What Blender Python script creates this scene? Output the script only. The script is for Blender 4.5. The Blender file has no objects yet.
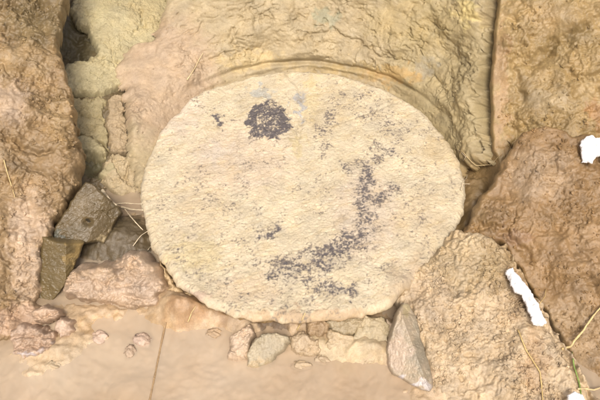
import bpy, bmesh, math, random
import numpy as np

# ------------------------------------------------------------------ camera
TH = math.radians(50.0)          # camera looks down by 50 degrees
FOC = 707.0                      # focal length in photo pixels (600 px wide)
DIST = 1.305
R_DISC, Z_DISC = 0.296, 0.05
S = np.array([1.0, 0, 0]); T = np.array([0, math.sin(TH), math.cos(TH)])
NV = np.array([0, -math.cos(TH), math.sin(TH)])
AIM = np.array([0, 0, Z_DISC]) - 0.0037 * S - 0.0425 * T
CAM = AIM + DIST * NV

scene = bpy.context.scene
col = scene.collection
cam_data = bpy.data.cameras.new('camera')
cam_data.sensor_width = 36.0
cam_data.lens = 36.0 * FOC / 600.0
cam_data.clip_start = 0.01
cam_data.clip_end = 200.0
cam = bpy.data.objects.new('camera', cam_data)
cam.location = CAM
cam.rotation_euler = (math.pi / 2 - TH, 0, 0)
col.objects.link(cam)
scene.camera = cam

# ------------------------------------------------------------------ sky and sun (overcast)
SUN_EL, SUN_AZ = math.radians(58), math.radians(178)     # azimuth measured from +Y towards +X
world = bpy.data.worlds.new('World')
scene.world = world
world.use_nodes = True
wn, wl = world.node_tree.nodes, world.node_tree.links
wn.clear()
sky = wn.new('ShaderNodeTexSky'); sky.sky_type = 'NISHITA'
sky.sun_disc = False
sky.sun_elevation = SUN_EL
sky.sun_rotation = SUN_AZ
sky.air_density = 0.6
sky.dust_density = 8.0
sky.ozone_density = 0.3
bg = wn.new('ShaderNodeBackground'); bg.inputs['Strength'].default_value = 0.105
wo = wn.new('ShaderNodeOutputWorld')
wl.new(sky.outputs[0], bg.inputs[0]); wl.new(bg.outputs[0], wo.inputs[0])

sun_data = bpy.data.lights.new('sun', 'SUN')
sun_data.energy = 1.5
sun_data.angle = math.radians(16)
sun_data.color = (1.0, 0.95, 0.87)
sun = bpy.data.objects.new('sun', sun_data)
sun.rotation_euler = (math.pi / 2 - SUN_EL, 0, math.pi - SUN_AZ)
sun.location = (0, -1.2, 3)
col.objects.link(sun)

vs = scene.view_settings
vs.view_transform = 'Standard'; vs.look = 'None'; vs.gamma = 1.0; vs.use_curve_mapping = False
vs.exposure = 0.57

# ------------------------------------------------------------------ geometry helpers
def proj(P):
    rel = P - CAM
    z = -(rel @ NV)
    return 300 + FOC * (rel @ S) / z, 200 - FOC * (rel @ T) / z

def hit(px, py, O, N):
    d = S * (px - 300) / FOC - T * (py - 200) / FOC - NV
    return CAM + d * (((O - CAM) @ N) / (d @ N))

UP = np.array([0, 0, 1.0])
def at_z(px, py, z): return hit(px, py, np.array([0, 0, z]), UP)
def unit(v): v = np.array(v, float); return v / np.linalg.norm(v)

def plane(px, py, z, normal):
    """A plane through the world point seen at (px, py) at height z: origin and axes."""
    O = at_z(px, py, z); N = unit(normal)
    U = unit(np.cross([0, 1, 0], N) if abs(N[1]) < .95 else [1, 0, 0])
    U = unit(U - N * (U @ N)); V = np.cross(N, U)
    return dict(O=O, N=N, U=U, V=V)

def hashi(a, b, s):
    h = (a.astype(np.uint32) * np.uint32(374761393) + b.astype(np.uint32) * np.uint32(668265263) + np.uint32((s * 2246822519) & 0xffffffff))
    h = (h ^ (h >> np.uint32(13))) * np.uint32(1274126177)
    h = (h ^ (h >> np.uint32(15))) * np.uint32(2246822519)
    return h ^ (h >> np.uint32(16))

def perlin(x, y, seed=0):
    xi = np.floor(x).astype(np.int64); yi = np.floor(y).astype(np.int64)
    fx = x - xi; fy = y - yi
    ux = fx * fx * fx * (fx * (fx * 6 - 15) + 10); uy = fy * fy * fy * (fy * (fy * 6 - 15) + 10)
    def g(i, j):
        a = (hashi(xi + i, yi + j, seed) & np.uint32(1023)).astype(np.float64) * (2 * math.pi / 1024)
        return np.cos(a) * (fx - i) + np.sin(a) * (fy - j)
    a = g(0, 0); b = g(1, 0); c = g(0, 1); d = g(1, 1)
    return ((a + (b - a) * ux) * (1 - uy) + (c + (d - c) * ux) * uy) * 1.5

def fbm(x, y, octaves=4, seed=0, gain=.5):
    s = 0; a = 1.0
    for k in range(octaves):
        s = s + a * perlin(x * 2.03 ** k + 17.3 * k, y * 2.03 ** k - 9.1 * k, seed + k)
        a *= gain
    return s

def billow(x, y, octaves=3, seed=0, gain=.5):
    s = 0; a = 1.0
    for k in range(octaves):
        s = s + a * (np.abs(perlin(x * 2.1 ** k + 5.7 * k, y * 2.1 ** k + 3.3 * k, seed + k)) * 2 - .5)
        a *= gain
    return s

def worley(x, y, seed=0):
    xi = np.floor(x).astype(np.int64); yi = np.floor(y).astype(np.int64)
    f1 = np.full(x.shape, 9.0); f2 = np.full(x.shape, 9.0); idr = np.zeros(x.shape)
    for i in (-1, 0, 1):
        for j in (-1, 0, 1):
            h = hashi(xi + i, yi + j, seed)
            ox = (h & np.uint32(1023)).astype(float) / 1023; oy = ((h >> np.uint32(10)) & np.uint32(1023)).astype(float) / 1023
            r = ((h >> np.uint32(20)) & np.uint32(1023)).astype(float) / 1023
            d = np.hypot(xi + i + ox - x, yi + j + oy - y)
            near = d < f1
            f2 = np.where(near, f1, np.minimum(f2, d)); idr = np.where(near, r, idr); f1 = np.where(near, d, f1)
    return f1, f2, idr

def sstep(a, b, x):
    t = np.clip((x - a) / (b - a), 0, 1); return t * t * (3 - 2 * t)

def seg_dist(px, py, pts, closed=False):
    d = np.full(px.shape, 1e9); n = len(pts)
    for k in range(n if closed else n - 1):
        (ax, ay), (bx, by) = pts[k], pts[(k + 1) % n]
        vx, vy = bx - ax, by - ay
        t = np.clip(((px - ax) * vx + (py - ay) * vy) / (vx * vx + vy * vy + 1e-9), 0, 1)
        d = np.minimum(d, np.hypot(px - ax - t * vx, py - ay - t * vy))
    return d

def poly_sdf(px, py, pts):
    """Distance to the outline, positive inside."""
    ins = np.zeros(px.shape, bool); n = len(pts)
    for k in range(n):
        (ax, ay), (bx, by) = pts[k], pts[(k + 1) % n]
        c = (ay > py) != (by > py)
        with np.errstate(divide='ignore', invalid='ignore'):
            ins ^= c & (px < (bx - ax) * (py - ay) / (by - ay + 1e-12) + ax)
    d = seg_dist(px, py, pts, True)
    return np.where(ins, d, -d)

def clay(u, v, seed, big=.010, bs=.075, med=.0035, ms=.020, fine=.0009, fs=.006, crumb=.0015, cs=.009, cmask=.0, crack=.004, smear=1.0, fold=.0):
    """Relief of dug, smeared clay: lumps, rough and smooth areas, wandering cracks, a few crumbs."""
    wu = u + .35 * ms * fbm(u / (1.5 * ms), v / (1.5 * ms), 2, seed + 71); wv = v + .35 * ms * fbm(u / (1.5 * ms) + 9, v / (1.5 * ms) - 4, 2, seed + 72)
    amp = .30 + 1.0 * sstep(-.35, .45, fbm(u / (bs * .8) + 3, v / (bs * .8), 3, seed + 73))
    h = big * fbm(u / bs, v / bs, 3, seed, .45)
    h = h + med * amp * (.95 * fbm(wu / ms, wv / (ms * .8), 5, seed + 11, .55) + .10 * billow(wu / (ms * 1.6), wv / (ms * 1.3), 2, seed + 15))
    g = fbm(u / fs, v / fs, 4, seed + 23, .75)
    h = h + fine * (.35 + .65 * amp) * (g + .4 * np.clip(g, 0, 3) ** 2 - .8 * np.clip(-g - .3, 0, 2))
    if smear:   # drag marks
        an = 1.1 + .5 * perlin(u / .15, v / .15, seed + 80)
        a, b = u * np.cos(an) + v * np.sin(an), -u * np.sin(an) + v * np.cos(an)
        h = h + smear * .0009 * fbm(a / .035, b / .0065, 4, seed + 81, .65) * sstep(-.2, .5, perlin(u / .07, v / .07, seed + 84))
    if crack:
        n = np.abs(fbm(wu / .055, wv / .055, 3, seed + 91, .5))
        m = sstep(.05, .45, perlin(u / .08, v / .08, seed + 92))
        h = h - crack * m * np.exp(-(n / .035) ** 2)
    if crumb:   # broken, angular grit in patches
        m = sstep(cmask - .1, cmask + .4, fbm(u / .05, v / .05, 3, seed + 41))
        g1 = fbm(u / (cs * 1.5), v / (cs * 1.2), 3, seed + 31, .6); g2 = perlin(u / (cs * .5), v / (cs * .5), seed + 32)
        h = h + crumb * m * (np.clip(g1 - .1, 0, .35) * 2.2 + .5 * np.clip(g2, 0, .3) * 2.2)
    if fold:    # slumped folds with sharp undercut lines
        n = fbm(u / .075 + .3 * perlin(v / .06, u / .06, seed + 96), v / .055, 4, seed + 95, .5)
        h = h + fold * (np.abs(n) ** .6 - .45) * sstep(-.35, .25, perlin(u / .11 + 4, v / .11, seed + 97))
        pit = fbm(u / .016, v / .011, 3, seed + 98, .6)
        h = h - .0035 * sstep(.45, .85, pit) * amp
    return h

def feature(px, py, cracks=(), bumps=()):
    h = np.zeros(px.shape)
    for pts, w, d in cracks:
        h -= d * np.exp(-(seg_dist(px, py, pts) / w) ** 2)
    for bx, by, rx, ry, a in bumps:
        h += a * np.exp(-((px - bx) / rx) ** 2 - ((py - by) / ry) ** 2)
    return h

def paint(px, py, u, v, base, seed, vary=.12, blobs=(), patch_scale=.05):
    """Surface colour: base with mottling and soft-edged stains."""
    c = np.tile(np.array(base, float), (len(px), 1))
    wx = px + 9 * fbm(u / .02, v / .02, 3, seed + 201); wy = py + 9 * fbm(u / .02 + 31, v / .02, 3, seed + 202)
    for bx, by, rx, ry, rgb, st in blobs:
        k = (st * (1 - sstep(.55, 1.15, np.hypot((wx - bx) / rx, (wy - by) / ry))))[:, None]
        c = c * (1 - k) + np.array(rgb) * k
    m = vary * (fbm(u / patch_scale, v / patch_scale, 5, seed + 203, .68) + .7 * np.clip(fbm(u / .011, v / .008, 3, seed + 205, .7) - .25, 0, 2))
    w = .5 * vary * fbm(u / .03 + 7, v / .03, 3, seed + 204)
    c = c * (1 + m)[:, None] * np.stack([1 + .3 * w, np.ones_like(w), 1 - .6 * w], 1)
    return np.clip(c, .01, .9)

def mesh_from(name, V, F, cols, mat, origin=None, wet=None, smooth=True):
    o0 = np.array(origin if origin is not None else [V[:, 0].mean(), V[:, 1].mean(), V[:, 2].min()])
    me = bpy.data.meshes.new(name)
    V = V - o0
    k = F.shape[1]
    me.vertices.add(len(V)); me.vertices.foreach_set('co', V.astype(np.float32).ravel())
    me.loops.add(F.size); me.loops.foreach_set('vertex_index', F.astype(np.int32).ravel())
    me.polygons.add(len(F))
    me.polygons.foreach_set('loop_start', np.arange(0, F.size, k, dtype=np.int32))
    me.polygons.foreach_set('loop_total', np.full(len(F), k, np.int32))
    me.update(calc_edges=True)
    me.polygons.foreach_set('use_smooth', np.full(len(F), smooth, bool))
    if cols is not None:
        a = me.attributes.new('tone', 'FLOAT_COLOR', 'POINT')
        a.data.foreach_set('color', np.concatenate([cols, np.ones((len(V), 1))], 1).astype(np.float32).ravel())
    a = me.attributes.new('wet', 'FLOAT', 'POINT')
    a.data.foreach_set('value', (np.full(len(V), .5) if wet is None else wet).astype(np.float32))
    me.materials.append(mat)
    ob = bpy.data.objects.new(name, me)
    ob.location = o0
    col.objects.link(ob)
    return ob

def tag(o, label=None, cat=None, group=None, kind=None):
    if label: o['label'] = label
    if cat: o['category'] = cat
    if group: o['group'] = group
    if kind: o['kind'] = kind
    return o

def adopt(child, root):
    child.parent = root
    child.location = child.location - root.location
    return child

def empty(name, loc):
    e = bpy.data.objects.new(name, None); e.location = loc; e.empty_display_size = .05
    col.objects.link(e); return e

SURF = {}
def patch(name, pl, poly, relief, color, mat, res=.0016, edge=(8, .03), rag=(3.0, .02), seed=0, wet=None, key=None, surf=None, rng=None, power=2.0):
    """A relief sheet over a plane (or a given surface), cut to an outline, its rim rolled back into depth."""
    if surf is None:
        c = np.array([hit(x, y, pl['O'], pl['N']) - pl['O'] for x, y in poly])
        us, vs_ = c @ pl['U'], c @ pl['V']
        m = 6 * res
        rng = (us.min() - m, us.max() + m, vs_.min() - m, vs_.max() + m)
    nu = int((rng[1] - rng[0]) / res) + 2; nv = int((rng[3] - rng[2]) / res) + 2
    gu, gv = np.meshgrid(np.linspace(rng[0], rng[1], nu), np.linspace(rng[2], rng[3], nv))
    u, v = gu.ravel(), gv.ravel()
    if surf is None:
        P = pl['O'] + u[:, None] * pl['U'] + v[:, None] * pl['V']; N = np.tile(pl['N'], (len(u), 1))
    else:
        P, N = surf(u, v)
    px, py = proj(P)
    if poly is not None:
        rx = px + rag[0] * fbm(u / rag[1], v / rag[1], 3, seed + 301, .42); ry = py + rag[0] * fbm(u / rag[1] + 13, v / rag[1], 3, seed + 302, .42)
        sd = poly_sdf(rx, ry, poly)
        x = np.clip((sd + 1.0) / edge[0], 0, 1)
        roll = -edge[1] * (1 - (1 - (1 - x) ** power) ** (1 / power))
        keep = sd > -1.5
    else:
        sd = np.full(u.shape, 1e3); roll = 0; keep = np.ones(u.shape, bool)
    h = relief(u, v, px, py, sd) * (np.clip((sd + 2) / (edge[0] * .6), .25, 1) if poly is not None else 1) + roll
    P = P + h[:, None] * N
    cols = color(u, v, px, py)
    w = np.full(u.shape, .5) if wet is None else wet(u, v, px, py)
    idx = np.arange(nu * nv).reshape(nv, nu)
    q = np.stack([idx[:-1, :-1], idx[:-1, 1:], idx[1:, 1:], idx[1:, :-1]], -1).reshape(-1, 4)
    q = q[keep[q].all(1)]
    used = np.unique(q); rm = np.full(len(u), -1); rm[used] = np.arange(len(used))
    ob = mesh_from(name, P[used], rm[q], cols[used], mat, wet=w[used])
    if key: SURF[key] = (P[used], cols[used], N[used], px[used], py[used], sd[used])
    return ob

# ------------------------------------------------------------------ materials
def mud(name, rough=(.75, .35), bump=.35, bscale=420.0, grain=.16, gscale=500.0, spec=.5, coat=0.0):
    m = bpy.data.materials.new(name); m.use_nodes = True
    n, l = m.node_tree.nodes, m.node_tree.links
    b = n['Principled BSDF']
    at = n.new('ShaderNodeAttribute'); at.attribute_name = 'tone'
    wt = n.new('ShaderNodeAttribute'); wt.attribute_name = 'wet'
    tc = n.new('ShaderNodeTexCoord')
    n1 = n.new('ShaderNodeTexNoise'); n1.inputs['Scale'].default_value = gscale; n1.inputs['Detail'].default_value = 4; n1.inputs['Roughness'].default_value = .65
    n2 = n.new('ShaderNodeTexNoise'); n2.inputs['Scale'].default_value = gscale * .17; n2.inputs['Detail'].default_value = 5; n2.inputs['Roughness'].default_value = .7
    l.new(tc.outputs['Object'], n1.inputs['Vector']); l.new(tc.outputs['Object'], n2.inputs['Vector'])
    ad = n.new('ShaderNodeMath'); ad.operation = 'ADD'; l.new(n1.outputs['Fac'], ad.inputs[0]); l.new(n2.outputs['Fac'], ad.inputs[1])
    mr = n.new('ShaderNodeMapRange'); mr.inputs['From Min'].default_value = .6; mr.inputs['From Max'].default_value = 1.4
    mr.inputs['To Min'].default_value = 1 - grain; mr.inputs['To Max'].default_value = 1 + grain
    l.new(ad.outputs[0], mr.inputs['Value'])
    mx = n.new('ShaderNodeVectorMath'); mx.operation = 'SCALE'
    l.new(at.outputs['Color'], mx.inputs[0]); l.new(mr.outputs[0], mx.inputs['Scale'])
    l.new(mx.outputs[0], b.inputs['Base Color'])
    rr = n.new('ShaderNodeMapRange'); rr.inputs['To Min'].default_value = rough[0]; rr.inputs['To Max'].default_value = rough[1]
    a2 = n.new('ShaderNodeMath'); a2.operation = 'MULTIPLY_ADD'; a2.inputs[1].default_value = 1.6; a2.inputs[2].default_value = -.8
    l.new(n2.outputs['Fac'], a2.inputs[0])
    a3 = n.new('ShaderNodeMath'); a3.operation = 'ADD'; l.new(a2.outputs[0], a3.inputs[0]); l.new(wt.outputs['Fac'], a3.inputs[1])
    l.new(a3.outputs[0], rr.inputs['Value']); l.new(rr.outputs[0], b.inputs['Roughness'])
    b.inputs['Specular IOR Level'].default_value = spec
    n3 = n.new('ShaderNodeTexNoise'); n3.inputs['Scale'].default_value = bscale; n3.inputs['Detail'].default_value = 5; n3.inputs['Roughness'].default_value = .65
    l.new(tc.outputs['Object'], n3.inputs['Vector'])
    bp = n.new('ShaderNodeBump'); bp.inputs['Strength'].default_value = bump; bp.inputs['Distance'].default_value = .0015
    l.new(n3.outputs['Fac'], bp.inputs['Height']); l.new(bp.outputs[0], b.inputs['Normal'])
    return m

M_WET = mud('wet_clay', rough=(.66, .24), bump=.6, bscale=330, grain=.24, gscale=420)
M_DRY = mud('dry_clay', rough=(.8, .4), bump=.42, bscale=330, grain=.2, gscale=420, spec=.35)
M_DISC = mud('disc_crust', rough=(.95, .8), bump=.6, bscale=480, grain=.16, spec=.25)
M_STONE = mud('stone_surface', rough=(.6, .3), bump=.2, grain=.12)
M_FIBRE = mud('plant_fibre', rough=(.7, .5), bump=.1, grain=.15)
M_PAPER = mud('white_scrap_surface', rough=(.7, .5), bump=.12, grain=.03, bscale=250)

def water_mat():
    m = bpy.data.materials.new('muddy_water'); m.use_nodes = True
    n, l = m.node_tree.nodes, m.node_tree.links
    b = n['Principled BSDF']
    tc = n.new('ShaderNodeTexCoord')
    nz = n.new('ShaderNodeTexNoise'); nz.inputs['Scale'].default_value = 6; nz.inputs['Distortion'].default_value = .6; nz.inputs['Detail'].default_value = 5
    l.new(tc.outputs['Object'], nz.inputs['Vector'])
    cr = n.new('ShaderNodeValToRGB')
    cr.color_ramp.elements[0].color = (.48, .36, .235, 1); cr.color_ramp.elements[0].position = .3
    cr.color_ramp.elements[1].color = (.66, .55, .41, 1); cr.color_ramp.elements[1].position = .7
    l.new(nz.outputs['Fac'], cr.inputs[0]); l.new(cr.outputs[0], b.inputs['Base Color'])
    b.inputs['Roughness'].default_value = .04
    b.inputs['IOR'].default_value = 1.33
    b.inputs['Alpha'].default_value = .5
    nb = n.new('ShaderNodeTexNoise'); nb.inputs['Scale'].default_value = 14; nb.inputs['Detail'].default_value = 2
    l.new(tc.outputs['Object'], nb.inputs['Vector'])
    bp = n.new('ShaderNodeBump'); bp.inputs['Strength'].default_value = .12; bp.inputs['Distance'].default_value = .004
    l.new(nb.outputs['Fac'], bp.inputs['Height']); l.new(bp.outputs[0], b.inputs['Normal'])
    return m
M_WATER = water_mat()

# ------------------------------------------------------------------ colours (linear albedo)
C_WALL = (.37, .30, .18); C_WALLPINK = (.40, .30, .20); C_OLIVE = (.31, .25, .13)
C_RIGHT = (.24, .152, .068); C_RIGHTL = (.44, .34, .215); C_LEFT = (.255, .175, .088); C_LEFTP = (.42, .315, .215)
C_DARK = (.15, .12, .055); C_BROWN = (.14, .105, .055); C_GREEN = (.40, .345, .20); C_PINK = (.41, .305, .21)
C_DISC = (.54, .465, .325); C_SLATE = (.115, .084, .040); C_SAND = (.47, .335, .16)

# ------------------------------------------------------------------ ground and pit floor
G = 12.0
gv = np.array([[-G, -G, -.09], [G, -G, -.09], [G, G, -.09], [-G, G, -.09]])
tag(mesh_from('ground', gv, np.array([[0, 1, 2, 3]]), np.tile(np.array(C_RIGHT), (4, 1)), M_DRY, origin=(0, 0, -.09)), kind='structure')

FLOOR_BUMPS = [(474, 195, 26, 50, .06), (116, 238, 44, 26, .045), (172, 300, 24, 22, .03), (30, 372, 50, 14, .010), (90, 352, 45, 16, .009), (128, 386, 26, 14, .009), (200, 340, 20, 12, .008),   # px, py, rx, ry, height: the mud that stands out of the water
    (290, 320, 130, 13, .027), (350, 345, 50, 20, .012), (265, 345, 35, 20, .009), (195, 312, 28, 14, .030), (240, 345, 18, 20, .016), (365, 350, 40, 16, .020), (310, 345, 25, 14, .012),
    (30, 352, 50, 16, .016), (70, 330, 26, 18, .018), (105, 338, 30, 9, .007), (137, 345, 15, 12, .007), (128, 384, 16, 10, .008),
    (60, 310, 80, 14, .02), (440, 380, 45, 60, .03), (20, 378, 30, 10, .006), (178, 340, 10, 26, .006)]
fl = dict(O=np.array([0, 0, 0.0]), N=UP, U=S, V=np.array([0, 1.0, 0]))
def floor_relief(u, v, px, py, sd):
    return -.018 + .006 * fbm(u / .09, v / .09, 5, 5, .6) + .0026 * fbm(u / .014, v / .014, 4, 9, .6) + feature(px, py, bumps=FLOOR_BUMPS)
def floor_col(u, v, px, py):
    return paint(px, py, u, v, (.44, .325, .20), 3, .16, [(60, 365, 80, 30, (.46, .355, .225), .7), (340, 352, 60, 18, (.43, .345, .21), .8), (270, 325, 22, 8, C_BROWN, .8),  # dark spot under the rim: shade of a hollow put into the colour
        (114, 240, 60, 34, (.10, .075, .04), 1), (474, 200, 40, 65, (.20, .135, .06), 1), (290, 314, 130, 13, (.25, .165, .09), .85), (270, 324, 20, 8, (.12, .08, .045), .9), (185, 318, 22, 16, (.36, .22, .11), .7), (120, 325, 60, 10, (.40, .26, .12), .6), (15, 385, 25, 12, (.30, .2, .11), .6)])  # brown mud below rim and in left cavity, shade put into its colour
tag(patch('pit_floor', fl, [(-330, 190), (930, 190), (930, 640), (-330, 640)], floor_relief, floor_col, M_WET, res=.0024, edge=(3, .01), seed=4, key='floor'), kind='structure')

wv = []
wpts = [(-.95, -.95), (.95, -.95), (.95, .25), (-.95, .25)]
tag(mesh_from('puddle', np.array([[x, y, 0] for x, y in wpts]), np.array([[0, 1, 2, 3]]), None, M_WATER, origin=(0, -.4, 0), smooth=False), kind='structure')

# ------------------------------------------------------------------ clay wall moulded round the disc
def wall_surf(u, v):
    ph = u / .34
    lean = math.radians(31) + math.radians(30) * sstep(1.7, 2.6, ph)
    k = np.clip(v, -.03, 1)
    r = R_DISC + .017 + k * np.sin(lean); z = .028 + k * np.cos(lean)
    P = np.stack([r * np.cos(ph), r * np.sin(ph), z], 1)
    N = np.stack([-np.cos(lean) * np.cos(ph), -np.cos(lean) * np.sin(ph), np.sin(lean)], 1)
    return P, N
WALL_POLY = [(168, -160), (168, 0), (163, 25), (152, 38), (132, 45), (117, 63), (117, 76), (125, 86), (128, 115), (130, 150), (138, 175), (150, 200), (300, 150), (440, 190), (456, 180), (462, 166), (474, 164), (490, 158), (496, 146), (495, 60), (502, 0), (503, -160)]
def wall_relief(u, v, px, py, sd):
    band = sstep(.034, .05, v + .004 * perlin(u / .03, v * 0, 8))
    side = sstep(.10, .3, np.abs(u / .34 - math.pi / 2) - .55)
    h = clay(u, v, 21, big=.012, bs=.10, med=.0028, ms=.026, fine=.0006, crumb=.001, cs=.008, cmask=.3, crack=.005, smear=.6, fold=.008) * (.35 + .65 * band)
    arcs = .0017 * np.exp(-((u / .34 - 1.5) / .75) ** 4) * sstep(-.3, .4, perlin(u / .09, v / .03, 79) + .2) * np.sin(np.clip(v, 0, .05) / .017 * 2 * math.pi + 2.2 * fbm(u / .07, v / .03, 3, 77)) * (1 - band)
    lip = -.007 * np.exp(-((u / .34 - 1.25) / .85) ** 4) * np.exp(-((v - .030 - .005 * perlin(u / .06, v * 0 + 5, 36)) / .0045) ** 2) + .013 * np.exp(-((u / .34 - 1.25) / .95) ** 4) * (.5 + perlin(u / .1, v * 0, 34)) * np.exp(-((v - .048 - .006 * perlin(u / .05, v * 0 + 2, 33)) / .012) ** 2)
    h = h + arcs + lip * (1 - .6 * side)
    wx = px + 4 * fbm(u / .02, v / .02, 3, 50); wy = py + 4 * fbm(u / .02, v / .02, 3, 51)
    h = h + feature(wx, wy, cracks=[([(496, -30), (489, 60), (487, 112), (490, 160)], 5, .05), ([(300, 40), (330, 30), (355, 42), (375, 52), (410, 62)], 2.5, .007), ([(255, 52), (240, 50), (232, 45), (235, 30)], 2.5, .005),
        ([(430, 20), (445, 48), (470, 70)], 7, .010), ([(430, 78), (442, 84), (448, 100)], 2.5, .006), ([(405, 15), (420, 0)], 4, .006), ([(214, 60), (222, 52), (236, 53)], 2, .006)],
        bumps=[(330, 22, 26, 16, .008), (220, 15, 45, 30, .008), (470, 10, 18, 14, .015), (385, 38, 30, 18, .008), (472, 105, 18, 50, .024), (478, 145, 12, 14, .012), (150, 110, 22, 50, .010), (190, 60, 30, 26, .014), (250, 36, 16, 10, .006), (290, 38, 22, 9, .006)])
    return h
def wall_col(u, v, px, py):
    return paint(px, py, u, v, C_WALL, 40, .13, [(470, 200, 30, 50, (.34, .22, .085), .9), (165, 80, 60, 75, C_WALLPINK, .9), (450, 80, 70, 110, C_OLIVE, .8), (325, 18, 14, 9, (.30, .29, .19), .8), (470, 14, 16, 13, (.55, .45, .2), .8),
        (395, 75, 35, 10, (.45, .27, .08), .45), (425, 68, 10, 14, (.26, .24, .18), .6), (345, 70, 60, 7, (.34, .25, .1), .5), (250, 60, 40, 10, (.5, .39, .2), .6), (410, 20, 60, 30, (.36, .28, .13), .5)])
tag(patch('clay_wall', None, WALL_POLY, wall_relief, wall_col, M_DRY, res=.0014, edge=(9, .022), rag=(3.5, .02), seed=6, surf=wall_surf, rng=(-.25, 1.30, -.02, .36), key='wall'), kind='structure')

SLOT_POLY = [(430, 140), (505, 140), (498, 175), (484, 205), (472, 235), (460, 264), (440, 268), (435, 200)]
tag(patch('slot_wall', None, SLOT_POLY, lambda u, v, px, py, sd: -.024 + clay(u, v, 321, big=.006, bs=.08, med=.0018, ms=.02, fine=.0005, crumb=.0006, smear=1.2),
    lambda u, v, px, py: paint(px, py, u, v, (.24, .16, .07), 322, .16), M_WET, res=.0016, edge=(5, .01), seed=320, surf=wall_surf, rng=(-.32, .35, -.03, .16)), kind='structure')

# ------------------------------------------------------------------ recess behind the left bank
pl_rec = plane(110, 247, -.042, (.277, -.298, .913))
REC_POLY = [(-20, -120), (180, -120), (176, 20), (140, 60), (136, 150), (150, 190), (158, 330), (-20, 340)]
def rec_relief(u, v, px, py, sd):
    return clay(u, v, 61, big=.010, bs=.07, med=.004, ms=.02, crumb=.002, cs=.009) + feature(px, py, cracks=[([(92, 20), (80, 35), (75, 52)], 16, .025), ([(96, 166), (92, 160)], 10, .02), ([(100, 250), (125, 255)], 14, .02)],
        bumps=[(115, 235, 12, 8, .012), (128, 225, 10, 8, .012), (98, 258, 8, 6, .01)])
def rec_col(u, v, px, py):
    return paint(px, py, u, v, C_BROWN, 62, .15, [(80, 36, 30, 34, (.10, .082, .04), 1), (95, 165, 16, 12, (.16, .15, .08), .8), (112, 245, 40, 22, (.105, .08, .042), .9), (122, 228, 14, 6, (.24, .18, .085), .8)])  # lower dark patch: shade of the cavity put into the colour
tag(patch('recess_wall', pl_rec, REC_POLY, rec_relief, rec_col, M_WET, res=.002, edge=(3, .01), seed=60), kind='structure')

# ------------------------------------------------------------------ banks
pl_l = plane(45, 305, .012, (.36, -.43, .83))
L_POLY = [(-260, -220), (70, -220), (71, -5), (64, 16), (62, 45), (66, 62), (72, 75), (76, 95), (77, 110), (82, 135), (88, 158), (87, 170), (78, 190), (66, 210), (55, 232), (49, 247), (45, 264), (43, 285), (40, 300), (48, 308), (60, 316), (56, 326), (36, 336), (20, 345), (0, 348), (-260, 370)]
def l_relief(u, v, px, py, sd):
    wx = px + 4 * fbm(u / .02, v / .02, 3, 94); wy = py + 4 * fbm(u / .02, v / .02, 3, 95)
    return clay(u, v, 91, big=.014, bs=.085, med=.0050, ms=.021, fine=.0010, crumb=.0015, cs=.007, fold=.012) + feature(wx, wy,
        cracks=[([(-10, 22), (22, 30), (50, 48), (68, 62)], 5, .012), ([(40, -10), (35, 15), (50, 40)], 4, .006), ([(0, 132), (18, 145), (32, 152), (50, 155)], 2.5, .010), ([(0, 62), (20, 85), (40, 92), (66, 96)], 3, .006), ([(0, 235), (25, 230), (40, 240)], 3, .006), ([(20, 180), (32, 215), (28, 260)], 4, .006), ([(0, 300), (25, 296), (45, 302)], 3, .008)],
        bumps=[(25, 0, 40, 34, -.030), (-60, 0, 60, 40, -.03), (20, 115, 34, 30, .010), (60, 150, 22, 30, .012), (30, 270, 25, 35, .012), (10, 195, 20, 30, .006)])
def l_col(u, v, px, py):
    return paint(px, py, u, v, C_LEFT, 92, .22, [(40, 12, 45, 40, (.17, .125, .058), .9), (-60, 0, 70, 50, (.17, .125, .058), .9), (12, 105, 18, 26, C_LEFTP, .7), (30, 250, 26, 70, C_LEFTP, .8), (60, 120, 14, 40, (.30, .21, .10), .6), (25, 322, 50, 20, (.46, .32, .22), .7), (25, 60, 40, 22, (.30, .21, .10), .6), (48, 268, 8, 35, (.42, .29, .14), .6)])  # two dark patches at the top: shade of the receding bank painted in
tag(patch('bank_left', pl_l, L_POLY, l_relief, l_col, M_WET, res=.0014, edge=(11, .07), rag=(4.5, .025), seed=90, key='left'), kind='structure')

pl_ru = plane(498, 150, .088, (-.30, -.60, .74))
RU_POLY = [(499, -200), (497, 0), (493, 40), (491, 62), (490, 100), (491, 150), (500, 175), (560, 190), (860, 220), (860, -200)]
def ru_relief(u, v, px, py, sd):
    smooth = sstep(8, 20, px - 490)
    wx = px + 5 * fbm(u / .025, v / .025, 3, 104); wy = py + 5 * fbm(u / .025, v / .025, 3, 105)
    return clay(u, v, 101, big=.013, bs=.085, med=.0040, ms=.022, crumb=.0014, cs=.007, cmask=.2, fold=.008) * (.2 + .8 * smooth) + feature(wx, wy,
        cracks=[([(600, 20), (560, 42), (535, 60), (515, 62)], 6, .010), ([(510, 60), (520, 95), (512, 130)], 5, .008), ([(600, 85), (570, 75)], 4, .006)],
        bumps=[(560, 95, 28, 22, .012), (535, 25, 26, 26, .008), (580, 20, 20, 14, .008)])
def ru_col(u, v, px, py):
    return paint(px, py, u, v, (.29, .205, .09), 102, .18, [(500, 90, 9, 80, (.31, .20, .095), .8), (575, 40, 40, 16, (.23, .165, .07), .6), (545, 100, 26, 14, (.33, .26, .15), .5), (545, 20, 26, 18, (.34, .24, .115), .5), (598, 115, 12, 18, (.30, .16, .07), .6)])
tag(patch('bank_right_upper', pl_ru, RU_POLY, ru_relief, ru_col, M_WET, res=.0015, edge=(5, .06), rag=(1.5, .03), seed=100, key='rightup'), kind='structure')

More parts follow.
